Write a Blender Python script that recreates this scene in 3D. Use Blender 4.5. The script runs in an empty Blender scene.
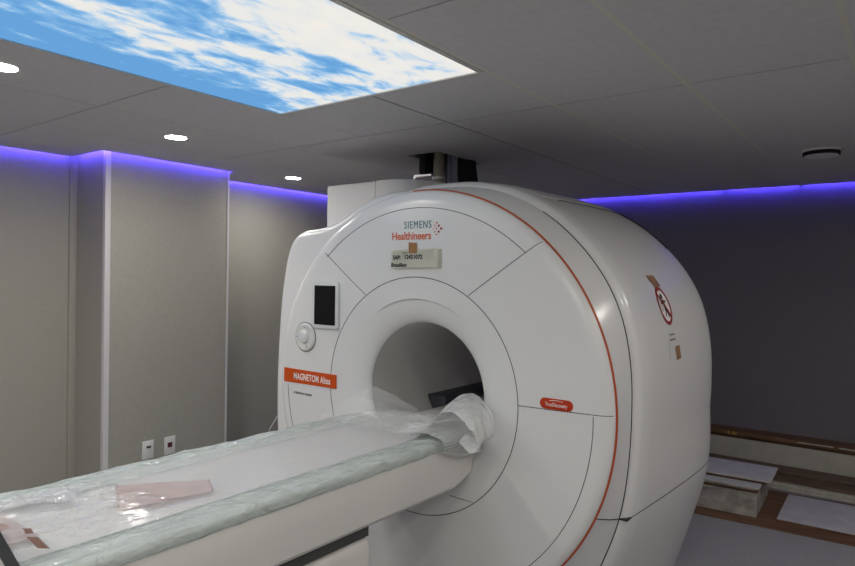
import bpy, bmesh, math, random
import numpy as np
from mathutils import Vector, Matrix, noise
random.seed(7)
C = bpy.context.scene.collection
SC = bpy.context.scene
PI = math.pi
R = math.radians
CAMZ = 1.66                       # camera height; floor is z = 0
CEIL = 2.502
XC, ZC = -1.93, 1.082             # axis of the scanner bore
YF = 2.467                        # front cover plane

# ------------------------------------------------------------------ materials
def mat(name, col, rough=.5, metal=0., spec=.5, coat=0.):
    m = bpy.data.materials.new(name); m.use_nodes = True
    b = m.node_tree.nodes['Principled BSDF']
    b.inputs['Base Color'].default_value = (*col, 1)
    b.inputs['Roughness'].default_value = rough
    b.inputs['Metallic'].default_value = metal
    b.inputs['Specular IOR Level'].default_value = spec
    b.inputs['Coat Weight'].default_value = coat
    return m
def nodes(m): return m.node_tree.nodes, m.node_tree.links, m.node_tree.nodes['Principled BSDF']
def mottle(m, col_a, col_b, scale, stretch=(1, 1, 1), bump=0., detail=4., lo=.35, hi=.65):
    """procedural two-tone noise colour and optional bump in object space"""
    n, l, b = nodes(m)
    tc = n.new('ShaderNodeTexCoord'); mp = n.new('ShaderNodeMapping')
    mp.inputs['Scale'].default_value = stretch
    tx = n.new('ShaderNodeTexNoise'); tx.inputs['Scale'].default_value = scale; tx.inputs['Detail'].default_value = detail
    rp = n.new('ShaderNodeValToRGB')
    rp.color_ramp.elements[0].position = lo; rp.color_ramp.elements[0].color = (*col_a, 1)
    rp.color_ramp.elements[1].position = hi; rp.color_ramp.elements[1].color = (*col_b, 1)
    l.new(tc.outputs['Object'], mp.inputs['Vector']); l.new(mp.outputs['Vector'], tx.inputs['Vector'])
    l.new(tx.outputs['Fac'], rp.inputs['Fac']); l.new(rp.outputs['Color'], b.inputs['Base Color'])
    if bump:
        bp = n.new('ShaderNodeBump'); bp.inputs['Strength'].default_value = bump; bp.inputs['Distance'].default_value = .01
        l.new(tx.outputs['Fac'], bp.inputs['Height']); l.new(bp.outputs['Normal'], b.inputs['Normal'])
    return m
def emit(name, col, s):
    m = bpy.data.materials.new(name); m.use_nodes = True
    n, l = m.node_tree.nodes, m.node_tree.links; n.clear()
    e = n.new('ShaderNodeEmission'); e.inputs['Color'].default_value = (*col, 1); e.inputs['Strength'].default_value = s
    o = n.new('ShaderNodeOutputMaterial'); l.new(e.outputs[0], o.inputs[0])
    return m

M = {}
M['cover'] = mat('scanner_white', (.71, .71, .705), .24, spec=.45)
M['cover_gloss'] = mat('scanner_gloss_white', (.71, .71, .705), .22, spec=.5)
M['cover_matt'] = mat('scanner_matt_white', (.69, .69, .685), .55, spec=.35)
M['tube'] = mat('bore_lining', (.62, .61, .59), .45)
M['gap'] = mat('panel_gap_dark', (.03, .03, .03), .8)
M['orange'] = mat('trim_orange', (.42, .062, .008), .4)
M['band'] = mat('band_orange', (.56, .075, .007), .5, spec=.25)
M['pill'] = mat('badge_red_orange', (.48, .034, .005), .45, spec=.3)
M['teal'] = mat('print_teal', (.0, .16, .18), .6)
M['print_orange'] = mat('print_orange', (.62, .10, .015), .6)
M['print_red'] = mat('print_dark_red', (.30, .02, .02), .6)
M['print_white'] = mat('print_white', (.85, .83, .80), .6)
M['print_black'] = mat('print_black', (.02, .02, .022), .7)
M['print_grey'] = mat('print_grey', (.22, .22, .22), .7)
M['bezel'] = mat('display_bezel', (.62, .64, .64), .35)
M['screen'] = mat('display_glass', (.005, .006, .006), .35, spec=.2)
M['knob'] = mat('knob_plastic', (.66, .66, .64), .4)
M['paper'] = mottle(mat('paper_cream', (.6, .6, .53), .8), (.76, .75, .66), (.82, .81, .72), 14)
M['tape'] = mottle(mat('brown_tape', (.36, .16, .05), .45), (.27, .115, .028), (.33, .15, .045), 40)
M['tape_dark'] = mottle(mat('brown_tape_dark', (.28, .15, .07), .5), (.26, .14, .07), (.34, .19, .09), 40)
M['wall'] = mottle(mat('wallcovering_greige', (.33, .32, .285), .75), (.32, .31, .275), (.345, .335, .297), 90, (1, 1, .5), .04, 4)
M['wall_back'] = mottle(mat('wallcovering_plum_grey', (.17, .165, .185), .8), (.168, .158, .185), (.184, .172, .20), 90, (1, 1, .5), .04, 4)
M['wall_side'] = mottle(mat('wallcovering_mauve_grey', (.22, .21, .225), .8), (.20, .19, .205), (.24, .23, .245), 60, (1, 1, .35), .1, 6)
M['edge'] = mat('edge_trim_pale', (.60, .58, .60), .45)
M['ceil'] = mottle(mat('ceiling_tile', (.62, .61, .62), .85), (.60, .59, .605), (.64, .63, .64), 30, (1, 1, 1), .05)
M['tbar'] = mat('ceiling_bar_beige', (.66, .645, .57), .6)
M['plenum'] = mat('plenum_black', (.010, .010, .011), .9)
M['floor'] = mottle(mat('floor_speckled_grey', (.3, .3, .32), .85), (.235, .235, .25), (.385, .385, .41), 120, (1, 1, 1), .06, 6)
M['wood_brown'] = mottle(mat('brown_board', (.17, .08, .045), .6), (.11, .055, .03), (.21, .11, .065), 5, (1, 14, 14), .1)
M['wood_dark'] = mottle(mat('dark_wood_plank', (.08, .05, .035), .55), (.07, .045, .032), (.19, .125, .09), 5, (1, 18, 18), .1, 6)
M['board'] = mottle(mat('board_white', (.55, .55, .60), .7), (.50, .50, .55), (.58, .58, .63), 9)
M['board_edge'] = mottle(mat('board_edge_cream', (.5, .48, .42), .8), (.42, .40, .35), (.55, .53, .47), 20)
M['pack'] = mottle(mat('pack_mottled', (.42, .40, .36), .8), (.26, .25, .22), (.52, .50, .46), 11, (1, 1, 1), .15, 6)
M['skirt'] = mottle(mat('skirting_cream', (.47, .46, .41), .6), (.44, .43, .38), (.50, .49, .44), 8)
M['yellow'] = mat('stencil_yellow', (.55, .40, .05), .6)
M['steel'] = mat('bright_steel', (.62, .60, .57), .35, .9)
M['brass_pipe'] = mat('pipe_beige', (.36, .32, .25), .5, .2)
M['rubber'] = mat('black_rubber', (.010, .010, .012), .75)
M['bluegrey'] = mat('bluegrey_jacket', (.30, .30, .40), .6)
M['navy'] = mat('navy_foam', (.05, .054, .066), .6)
M['table_white'] = mat('table_cover_white', (.68, .66, .63), .38)
M['table_dark'] = mat('table_underframe_dark', (.06, .062, .06), .6)
M['mattress'] = mat('mattress_white', (.85, .84, .83), .6)
M['pink'] = mottle(mat('pink_cloth', (.70, .44, .41), .85), (.74, .52, .49), (.80, .61, .58), 14)
M['pinkish'] = mottle(mat('pinkish_bag', (.60, .42, .38), .7), (.62, .44, .40), (.74, .60, .56), 9)
M['white_paper'] = mat('white_paper', (.78, .78, .82), .8)
M['brown_label'] = mat('brown_label', (.30, .16, .12), .7)
M['strap'] = mat('black_strap', (.012, .016, .016), .6)
M['plate'] = mat('outlet_plate_white', (.66, .67, .66), .4)
M['socket_red'] = mat('socket_dark_red', (.10, .008, .006), .5)
M['socket_black'] = mat('socket_black', (.015, .015, .015), .5)
M['alu'] = mat('frame_aluminium', (.62, .61, .58), .4, .3)
M['cable'] = mat('cable_white', (.6, .6, .58), .5)
M['lampring'] = mat('lamp_ring_white', (.75, .75, .74), .4)
M['lamp'] = emit('downlight_glow', (1.0, .96, .895), 240.)
M['led'] = emit('led_blue', (.10, .065, 1.0), 80.0)

def film_mat(name, col, alpha, wr, bump=.6):
    m = mat(name, col, .16, spec=.7); n, l, b = nodes(m)
    b.inputs['Alpha'].default_value = alpha
    tc = n.new('ShaderNodeTexCoord'); tx = n.new('ShaderNodeTexNoise')
    tx.inputs['Scale'].default_value = wr; tx.inputs['Detail'].default_value = 5; tx.inputs['Distortion'].default_value = 1.2
    mp = n.new('ShaderNodeMapping'); mp.inputs['Scale'].default_value = (1.6, .7, 1)
    bp = n.new('ShaderNodeBump'); bp.inputs['Strength'].default_value = bump; bp.inputs['Distance'].default_value = .035
    l.new(tc.outputs['Object'], mp.inputs['Vector']); l.new(mp.outputs['Vector'], tx.inputs['Vector'])
    l.new(tx.outputs['Fac'], bp.inputs['Height']); l.new(bp.outputs['Normal'], b.inputs['Normal'])
    return m
M['film'] = film_mat('clear_plastic_film', (.86, .86, .845), .33, 5, .22)
M['film_thin'] = film_mat('thin_clear_film', (.84, .85, .83), .17, 5)
M['film_thick'] = film_mat('milky_plastic_film', (.80, .81, .79), .58, 10)
M['mint'] = film_mat('mint_foam_wrap', (.83, .88, .85), 1., 16)
def bubble_mat():
    m = film_mat('bubble_wrap', (.80, .82, .80), .75, 10); n, l, b = nodes(m)
    tc = n.new('ShaderNodeTexCoord'); vo = n.new('ShaderNodeTexVoronoi'); vo.inputs['Scale'].default_value = 70
    vo.inputs['Randomness'].default_value = .15
    bp = n.new('ShaderNodeBump'); bp.inputs['Strength'].default_value = 1.; bp.inputs['Distance'].default_value = .02; bp.invert = True
    l.new(tc.outputs['Object'], vo.inputs['Vector']); l.new(vo.outputs['Distance'], bp.inputs['Height'])
    l.new(bp.outputs['Normal'], b.inputs['Normal']); b.inputs['Roughness'].default_value = .10
    return m
M['bubble'] = bubble_mat()

# backlit photograph of a summer sky: blue, deeper towards one corner, with streaked cumulus
def sky_panel():
    m = bpy.data.materials.new('sky_print_backlit'); m.use_nodes = True
    n, l = m.node_tree.nodes, m.node_tree.links; n.clear()
    out = n.new('ShaderNodeOutputMaterial'); em = n.new('ShaderNodeEmission')
    tc = n.new('ShaderNodeTexCoord')
    def noise_tex(scale, rot, st, det, dist, off=(0, 0, 0)):
        mp = n.new('ShaderNodeMapping'); mp.inputs['Rotation'].default_value = (0, 0, rot)
        mp.inputs['Scale'].default_value = (*st, 1); mp.inputs['Location'].default_value = off
        t = n.new('ShaderNodeTexNoise'); t.inputs['Scale'].default_value = scale
        t.inputs['Detail'].default_value = det; t.inputs['Distortion'].default_value = dist; t.inputs['Roughness'].default_value = .58
        l.new(tc.outputs['Object'], mp.inputs['Vector']); l.new(mp.outputs['Vector'], t.inputs['Vector'])
        return t.outputs['Fac']
    def math_(op, a, b=None, v=None):
        q = n.new('ShaderNodeMath'); q.operation = op
        l.new(a, q.inputs[0])
        if b is not None: l.new(b, q.inputs[1])
        if v is not None: q.inputs[1].default_value = v
        return q.outputs[0]
    big = noise_tex(1.15, R(28), (2.0, 1.0), 2, .2, (2.3, 1.2, 0))
    fine = noise_tex(4.2, R(28), (2.1, 1.0), 9, .35, (.4, .9, 0))
    sep = n.new('ShaderNodeSeparateXYZ'); l.new(tc.outputs['Object'], sep.inputs[0])
    gx = math_('MULTIPLY', sep.outputs['X'], v=.17)           # more cloud towards +X
    gy = math_('MULTIPLY', sep.outputs['Y'], v=.05)
    s = math_('MULTIPLY', big, v=.62); s2 = math_('MULTIPLY', fine, v=.72)
    s = math_('ADD', s, s2); s = math_('ADD', s, gx); s = math_('ADD', s, gy)
    rp = n.new('ShaderNodeValToRGB'); cr = rp.color_ramp
    cr.elements[0].position = .59; cr.elements[0].color = (.145, .385, .74, 1)
    cr.elements[1].position = .90; cr.elements[1].color = (.93, .89, .82, 1)
    e = cr.elements.new(.65); e.color = (.23, .49, .82, 1)
    e = cr.elements.new(.70); e.color = (.50, .68, .88, 1)
    e = cr.elements.new(.755); e.color = (.84, .85, .84, 1)
    l.new(s, rp.inputs['Fac']); l.new(rp.outputs['Color'], em.inputs['Color'])
    em.inputs['Strength'].default_value = SKY_STRENGTH
    l.new(em.outputs[0], out.inputs[0])
    return m
SKY_STRENGTH = .76
M['sky'] = sky_panel()

# ------------------------------------------------------------------ mesh helpers
def sharp(me, ang=35):
    for p in me.polygons: p.use_smooth = True
    try: me.set_sharp_from_angle(angle=R(ang))
    except Exception: pass
def obj(name, bm, m, parent=None, smooth=True, ang=35, loc=None, recalc=True):
    if recalc: bmesh.ops.recalc_face_normals(bm, faces=bm.faces[:])
    me = bpy.data.meshes.new(name); bm.to_mesh(me); bm.free()
    if smooth: sharp(me, ang)
    me.materials.append(m)
    o = bpy.data.objects.new(name, me); C.objects.link(o)
    if parent is not None: o.parent = parent; 
    if loc is not None: o.location = loc
    return o
def thing(name, label, cat, loc=(0, 0, 0), group=None):
    o = bpy.data.objects.new(name, None); C.objects.link(o); o.location = loc; o.empty_display_size = .1
    o['label'] = label; o['category'] = cat
    if group: o['group'] = group
    return o
def tag(o, label, cat, group=None):
    o['label'] = label; o['category'] = cat
    if group: o['group'] = group
    return o
def struct(o): o['kind'] = 'structure'; return o
def bx(bm, x0, x1, y0, y1, z0, z1, bev=0., seg=2):
    r = bmesh.ops.create_cube(bm, size=1.)
    vs = r['verts']
    for v in vs:
        v.co = Vector((x0 + (v.co.x + .5) * (x1 - x0), y0 + (v.co.y + .5) * (y1 - y0), z0 + (v.co.z + .5) * (z1 - z0)))
    if bev:
        es = list({e for v in vs for e in v.link_edges})
        bmesh.ops.bevel(bm, geom=es, offset=bev, segments=seg, affect='EDGES', profile=.5)
    return bm
def box(name, x0, x1, y0, y1, z0, z1, m, parent=None, bev=0., seg=2):
    return obj(name, bx(bmesh.new(), x0, x1, y0, y1, z0, z1, bev, seg), m, parent)
def tube(bm, pts, r, seg=8, closed=False):
    pts = [Vector(p) for p in pts]; n = len(pts); rings = []
    up = Vector((0, 0, 1)); prev = None
    for i, p in enumerate(pts):
        a = pts[(i - 1) % n] if (closed or i) else p
        b = pts[(i + 1) % n] if (closed or i < n - 1) else p
        t = (b - a).normalized()
        if prev is None:
            s = t.cross(up)
            if s.length < .05: s = t.cross(Vector((1, 0, 0)))
        else: s = prev - t * prev.dot(t)
        s.normalize(); prev = s; u = s.cross(t)
        rr = r[i] if isinstance(r, (list, tuple)) else r
        rings.append([bm.verts.new(p + (s * math.cos(k * 2 * PI / seg) + u * math.sin(k * 2 * PI / seg)) * rr) for k in range(seg)])
    for i in range(n if closed else n - 1):
        A, B = rings[i], rings[(i + 1) % n]
        for k in range(seg): bm.faces.new((A[k], A[(k + 1) % seg], B[(k + 1) % seg], B[k]))
    if not closed:
        bm.faces.new(rings[0][::-1]); bm.faces.new(rings[-1])
    return bm
def loft(rings, closed=True, cap0=False, cap1=False):
    bm = bmesh.new(); V = [[bm.verts.new(p) for p in r] for r in rings]; n = len(V[0])
    for A, B in zip(V, V[1:]):
        for k in range(n if closed else n - 1):
            bm.faces.new((A[k], A[(k + 1) % n], B[(k + 1) % n], B[k]))
    if cap0: bm.faces.new(V[0])
    if cap1: bm.faces.new(V[-1])
    return bm
def prism_y(outline, y0, y1, bev=0., seg=4):
    """closed outline of (x, z) extruded from y0 (front) to y1"""
    bm = bmesh.new()
    f = [bm.verts.new((x, y0, z)) for x, z in outline]; b = [bm.verts.new((x, y1, z)) for x, z in outline]
    n = len(f); front = bm.faces.new(f); bm.faces.new(b[::-1])
    for k in range(n): bm.faces.new((f[k], b[k], b[(k + 1) % n], f[(k + 1) % n]))
    if bev:
        bmesh.ops.bevel(bm, geom=list(front.edges), offset=bev, segments=seg, affect='EDGES', profile=.5)
    return bm
def prism_z(outline, z0, z1, bev=0., seg=3):
    bm = bmesh.new()
    f = [bm.verts.new((x, y, z1)) for x, y in outline]; b = [bm.verts.new((x, y, z0)) for x, y in outline]
    n = len(f); top = bm.faces.new(f); bm.faces.new(b[::-1])
    for k in range(n): bm.faces.new((f[k], b[k], b[(k + 1) % n], f[(k + 1) % n]))
    if bev: bmesh.ops.bevel(bm, geom=list(top.edges), offset=bev, segments=seg, affect='EDGES', profile=.5)
    return bm
def disc_lathe(bm, prof, cx, cy, cz, axis='y', seg=40):
    """prof: (radius, offset along axis); axis y points away from the viewer (+Y), z up"""
    rings = []
    for r, d in prof:
        ring = []
        for k in range(seg):
            a = 2 * PI * k / seg; c, s = math.cos(a) * r, math.sin(a) * r
            ring.append(bm.verts.new((cx + c, cy + d, cz + s) if axis == 'y' else (cx + c, cy + s, cz + d)))
        rings.append(ring)
    for A, B in zip(rings, rings[1:]):
        for k in range(seg): bm.faces.new((A[k], A[(k + 1) % seg], B[(k + 1) % seg], B[k]))
    bm.faces.new(rings[0]); bm.faces.new(rings[-1])
    return bm
def rrect(w, h, r, n=6):
    pts = []
    for cx, cy, a0 in ((w/2 - r, h/2 - r, 0), (-w/2 + r, h/2 - r, 90), (-w/2 + r, -h/2 + r, 180), (w/2 - r, -h/2 + r, 270)):
        for k in range(n + 1):
            a = R(a0 + 90 * k / n); pts.append((cx + r * math.cos(a), cy + r * math.sin(a)))
    return pts
def text_part(name, body, size, width, loc, m, parent, rot=(PI/2, 0, 0), label=None, height=None, extrude=.0006, bold=.0, spacing=1.):
    """lettering as a mesh, its left baseline at loc, stretched to the given width (and height of capitals)"""
    cu = bpy.data.curves.new(name, 'FONT'); cu.body = body; cu.size = size; cu.extrude = extrude; cu.offset = bold; cu.space_character = spacing
    o = bpy.data.objects.new(name + '_tmp', cu); C.objects.link(o)
    bpy.context.view_layer.update()
    me = bpy.data.meshes.new_from_object(o.evaluated_get(bpy.context.evaluated_depsgraph_get()))
    bpy.data.objects.remove(o); bpy.data.curves.remove(cu)
    xs = [v.co.x for v in me.vertices]; ys = [v.co.y for v in me.vertices]
    sx = width / (max(xs) - min(xs)); sy = sx if height is None else height / (max(ys) - min(0, min(ys)))
    for v in me.vertices: v.co = Vector(((v.co.x - min(xs)) * sx, v.co.y * sy, v.co.z))
    me.name = name; me.materials.clear(); me.materials.append(m)
    q = bpy.data.objects.new(name, me); C.objects.link(q)
    q.location = loc; q.rotation_euler = rot
    if parent is not None: q.parent = parent
    if label: q['label'] = label
    return q

# ------------------------------------------------------------------ the room
XL, XR, YB, YN = -5.0, 1.70, 6.46, -1.60
def slab(name, x0, x1, y0, y1, z0, z1, m): return struct(box(name, x0, x1, y0, y1, z0, z1, m))
slab('floor', XL - .12, XR + .12, YN - .12, YB + .12, -.10, 0, M['floor'])
slab('wall_left', XL - .12, XL, YN, YB, 0, CEIL + .06, M['wall'])
slab('wall_back', XL - .12, XR + .12, YB, YB + .12, 0, CEIL + .06, M['wall_back'])
slab('wall_right', XR, XR + .12, YN, YB, 0, CEIL + .06, M['wall_side'])
slab('wall_front', XL - .12, XR + .12, YN - .12, YN, 0, CEIL + .06, M['wall'])
# pilaster on the left wall with its pale edge strips
PX, PY0, PY1 = -4.55, 2.255, 3.275
slab('wall_pilaster', XL, PX, PY0, PY1, 0, CEIL + .055, M['wall'])
slab('trim_1', PX - .030, PX + .004, PY0 - .004, PY0 + .034, 0, CEIL + .04, M['edge'])
slab('trim_2', PX - .012, PX + .004, PY1 - .012, PY1 + .004, 0, CEIL + .04, M['edge'])
slab('trim_3', XL, XL + .022, PY0 - .05, PY0, 0, CEIL + .04, M['wall'])

# suspended ceiling: tiles with narrow dark joints one way and beige bars the other
SKX0, SKX1, SKY0, SKY1 = -2.665, -1.437, -.27, 2.233
HOLE = (-2.83, -2.56, 3.50, 4.05)
SW = .055                                        # light slot between ceiling and wall
SLOTS = [(XL - 1, XL + SW, YN - 1, PY0 - SW), (XL - 1, PX + SW, PY0 - SW, PY1), (XL - 1, XL + SW, PY1, YB + 1), (XL - 1, XR + 1, YB - SW, YB + 1)]
xs = [XL, -4.64, -3.979, -3.311, -2.66, -2.037, -1.400, -.786, -.187, .44, 1.06, XR]
ysL = [YN, -.89, .36, 1.606, 2.869, 4.069, 5.318, YB]
ysM = [2.233, 2.869, 4.069, 5.318, YB]
def cut(rects, h):
    out = []
    for (a, b, c, d) in rects:
        if h[0] >= b or h[1] <= a or h[2] >= d or h[3] <= c: out.append((a, b, c, d)); continue
        x0, x1 = max(a, h[0]), min(b, h[1])
        if x0 > a: out.append((a, x0, c, d))
        if x1 < b: out.append((x1, b, c, d))
        if h[2] > c: out.append((x0, x1, c, h[2]))
        if h[3] < d: out.append((x0, x1, h[3], d))
    return out
bm = bmesh.new()
GX, GY = .020, .0034
for i in range(len(xs) - 1):
    x0, x1 = xs[i], xs[i + 1]
    for j in range(len(ysL) - 1):
        y0, y1 = ysL[j], ysL[j + 1]
        gx = GX if x0 > -1.5 or x1 > -1.5 else .004
        rects = [(x0 + gx/2, x1 - gx/2, y0 + (.0055 if y0 == 2.869 else GY), y1 - (.0055 if y1 == 2.869 else GY))]
        rects = cut(rects, (SKX0 - .012, SKX1 + .037, SKY0 - .03, SKY1 + .012))
        if -2.7 < x0 < -1.45:                        # joint behind the light panel
            rects = cut(rects, (x0 - 1, x1 + 1, 2.867, 2.871)) if y0 < 2.86 else rects
        rects = cut(rects, HOLE)
        for sl in SLOTS: rects = cut(rects, sl)
        for (a, b, c, d) in rects:
            if b - a > .01 and d - c > .01: bx(bm, a, b, c, d, CEIL, CEIL + .02)
ceil_o = struct(obj('ceiling', bm, M['ceil'], smooth=False))
bm = bmesh.new()
for k, x in enumerate(xs[1:-1]):
    if x < -1.5: continue
    for (a, b, c, d) in cut([(x - .013, x + .013, YN, YB)], (SKX0, SKX1 + .02, SKY0, SKY1)): bx(bm, a, b, c, d, CEIL + .0005, CEIL + .012)
struct(obj('trim_4', bm, M['tbar'], smooth=False))
bm = bmesh.new()
for (a, b, c, d) in cut([(XL - .12, XR + .12, YN - .12, YB + .12)], HOLE): bx(bm, a, b, c, d, CEIL + .060, CEIL + .068)
bx(bm, HOLE[0] - .3, HOLE[1] + .3, HOLE[2] - .3, HOLE[3] + .3, CEIL + .40, CEIL + .42)
for (a, b, c, d) in ((HOLE[0] - .02, HOLE[0], HOLE[2], HOLE[3]), (HOLE[1], HOLE[1] + .02, HOLE[2], HOLE[3]), (HOLE[0], HOLE[1], HOLE[2] - .02, HOLE[2]), (HOLE[0], HOLE[1], HOLE[3], HOLE[3] + .02)):
    bx(bm, a, b, c, d, CEIL + .021, CEIL + .40)
struct(obj('ceiling_plenum', bm, M['plenum'], smooth=False))

# backlit sky panel
t = thing('sky_light_panel', 'large backlit ceiling panel printed with blue sky and white clouds', 'ceiling light', ((SKX0 + SKX1)/2, (SKY0 + SKY1)/2, CEIL))
hw, hl = (SKX1 - SKX0)/2, (SKY1 - SKY0)/2
bm = bmesh.new(); bx(bm, -hw, hw, -hl, hl, .004, .012); obj('sky_print', bm, M['sky'], t, smooth=False)
bm = bmesh.new()
bx(bm, hw, hw + .024, -hl - .02, hl + .010, -.002, .020); bx(bm, -hw - .010, -hw, -hl - .02, hl + .010, -.002, .02)
bx(bm, -hw, hw, hl, hl + .010, -.002, .02); bx(bm, -hw, hw, -hl - .02, -hl, -.002, .02)
obj('panel_frame', bm, M['alu'], t, smooth=False)

# downlights
def downlight(x, y, label, r=.062):
    t = thing('recessed_downlight', label, 'ceiling light', (x, y, CEIL), 'round downlights in the ceiling')
    bm = bmesh.new(); disc_lathe(bm, [(r, -.0004), (r, -.0012), (.001, -.0012)], 0, 0, 0, 'z', 40); obj('glowing_lens', bm, M['lamp'], t)
    bm = bmesh.new()
    rings = [[(math.cos(a) * rr, math.sin(a) * rr, zz) for a in [2 * PI * k / 32 for k in range(32)]] for rr, zz in ((r + .0006, -.0004), (r + .0008, -.0012), (r + .008, -.0012), (r + .009, -.0004))]
    b2 = loft(rings); obj('lamp_ring', b2, M['lampring'], t)
    return t
downlight(-3.03, 1.06, 'round downlight cut by the left picture edge, beside the sky panel')
downlight(-3.672, 2.252, 'glowing round downlight in front of the wall pilaster, middle of the three')
downlight(-4.331, 3.78, 'smallest glowing round downlight, near the blue strip behind the scanner')
for k, (x, y) in enumerate(((-3.3, -.75), (-1.0, -.75), (-.55, .25), (-2.05, -.95), (.55, -.75), (.62, .9), (.62, 2.3), (.62, 3.8), (-3.9, .2))):  # lamps out of view, mostly added to brighten the room and scanner
    downlight(x, y, ['round downlight in the corner behind the foot of the table', 'round downlight behind the sky panel, right of its axis',
                     'round downlight beside the right long edge of the sky panel', 'round downlight behind the end of the sky panel', 'round downlight nearest the corner behind the camera at right', 'round downlight over the right side of the room, nearest of its row', 'round downlight over the right side of the room, level with the scanner front', 'round downlight over the right side of the room, level with the scanner back', 'round downlight by the left wall behind the picture edge'][k])

# blue LED strips in the angle of wall and ceiling
def strip(name, x0, x1, y0, y1, label):
    t = box(name, x0, x1, y0, y1, CEIL + .020, CEIL + .032, M['led']); return tag(t, label, 'led strip', 'blue light strips along the wall tops')
strip('led_strip', XL + SW, XL + SW + .012, YN + .02, PY0 - SW, 'blue light strip in the slot along the wall top left of the pilaster')
strip('led_strip', XL + SW + .014, PX + SW, PY0 - SW - .012, PY0 - SW, 'short blue light strip in the slot across the near side of the pilaster')
strip('led_strip', PX + SW, PX + SW + .012, PY0 - SW - .012, PY1, 'blue light strip in the slot along the top of the pilaster face')
strip('led_strip', XL + SW, XL + SW + .012, PY1 + .002, YB - SW - .014, 'blue light strip in the slot on the wall between pilaster and scanner')
strip('led_strip', XL + SW, XR, YB - SW - .012, YB - SW, 'long blue light strip in the slot along the dark back wall behind the scanner')

# smoke detector
t = thing('smoke_detector', 'flat round detector with a black slot on the ceiling at right', 'detector', (-.47, 4.75, CEIL))
bm = bmesh.new(); disc_lathe(bm, [(.001, -.001), (.116, -.001), (.118, -.008), (.114, -.016), (.001, -.016)], 0, 0, 0, 'z', 40); obj('mounting_base', bm, M['lampring'], t)
bm = bmesh.new(); disc_lathe(bm, [(.001, -.0162), (.104, -.0162), (.104, -.038), (.001, -.038)], 0, 0, 0, 'z', 40); obj('vent_slot', bm, M['plenum'], t)
bm = bmesh.new(); disc_lathe(bm, [(.001, -.0382), (.094, -.0382), (.096, -.041), (.088, -.044), (.001, -.045)], 0, 0, 0, 'z', 40); obj('cap', bm, M['lampring'], t)

# outlet plates on the pilaster
def outlet(y, z, label, kind):
    t = thing('wall_outlet', label, 'outlet', (PX, y, z), 'wall outlets on the pilaster')
    bx_ = bmesh.new(); bx(bx_, .0005, .009, -.045, .045, -.068, .068, .003); obj('cover_plate', bx_, M['plate'], t)
    bm = bmesh.new()
    if kind: bx(bm, .0092, .013, -.022, .016, -.014, .024, .002); m = M['socket_red']
    else: bx(bm, .0092, .012, -.014, .022, .012, .028, .002); m = M['socket_black']
    obj('socket', bm, m, t)
    if kind:
        bm = bmesh.new(); bx(bm, .0132, .0150, -.014, .010, .014, .019, .001); obj('socket_slot', bm, M['socket_black'], t)
outlet(2.587, 1.66 - 1.328, 'white wall plate with one small black slot, left of the pair', 0)
outlet(2.765, 1.66 - 1.330, 'white wall plate with a dark red socket, right of the pair', 1)

# ------------------------------------------------------------------ the scanner
scn = thing('mri_scanner', 'big white ring shaped scanner with an orange rim line and dark round tunnel', 'mri scanner', (XC, YF, 0))
O = Vector((XC, YF, 0))
def L(x, y, z):                                  # scanner coordinates: x, z from the bore axis, y world
    return (x, y - YF, ZC + z)
def part(name, bm, m, ang=35): return obj(name, bm, m, scn, ang=ang)
N = 288
TH = [2 * PI * k / N for k in range(N)]
def hermite(keys, t):
    ks = keys
    if t <= ks[0][0]: return ks[0][1]
    if t >= ks[-1][0]: return ks[-1][1]
    for i in range(len(ks) - 1):
        if ks[i][0] <= t <= ks[i + 1][0]:
            x0, y0 = ks[i]; x1, y1 = ks[i + 1]
            def slope(j):
                if j == 0 or j == len(ks) - 1: return 0. if j == len(ks) - 1 else (ks[1][1] - ks[0][1]) / (ks[1][0] - ks[0][0])
                return (ks[j + 1][1] - ks[j - 1][1]) / (ks[j + 1][0] - ks[j - 1][0])
            h = x1 - x0; u = (t - x0) / h; m0, m1 = slope(i) * h, slope(i + 1) * h
            return (2*u**3 - 3*u*u + 1) * y0 + (u**3 - 2*u*u + u) * m0 + (-2*u**3 + 3*u*u) * y1 + (u**3 - u*u) * m1
KEYS = [(-56, 1.30), (-48, 1.19), (-38.4, 1.108), (-25, 1.052), (-11, 1.010), (0, 1.0), (11, 1.013), (28, 1.045), (45, 1.052), (68, 1.052), (80, 1.042), (90, 1.034)]
def sect(th, s=1., low=0.):
    d = math.degrees(math.atan2(math.sin(th), abs(math.cos(th))))
    r = hermite(KEYS, d) * s
    if d < -8: r += low * 2.4 * min(1, (-8 - d) / 42)
    if d < 0: r = min(r, (ZC - .003) / max(1e-6, -math.sin(th)))
    return r
def ring(fr, y): return [L(fr(t) * math.cos(t), y, fr(t) * math.sin(t)) for t in TH]
# front cover between the funnel seam and the orange rim
def fy(r):
    if r < .93: return YF + .004 * (1 - ((r - .75) / .18) ** 2) * -1
    u = (r - .93) / .0685; return YF + .004 * (-0.0) + .037 * (1 - math.sqrt(max(0, 1 - u ** 2.2)))
prof = [.577, .60, .66, .72, .78, .84, .90, .93, .945, .958, .969, .978, .986, .992, .996, .998]
part('front_cover', loft([ring(lambda t, r=r: r, fy(r)) for r in prof] + [ring(lambda t: .9985, YF + .06)]), M['cover'], 60)
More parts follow.
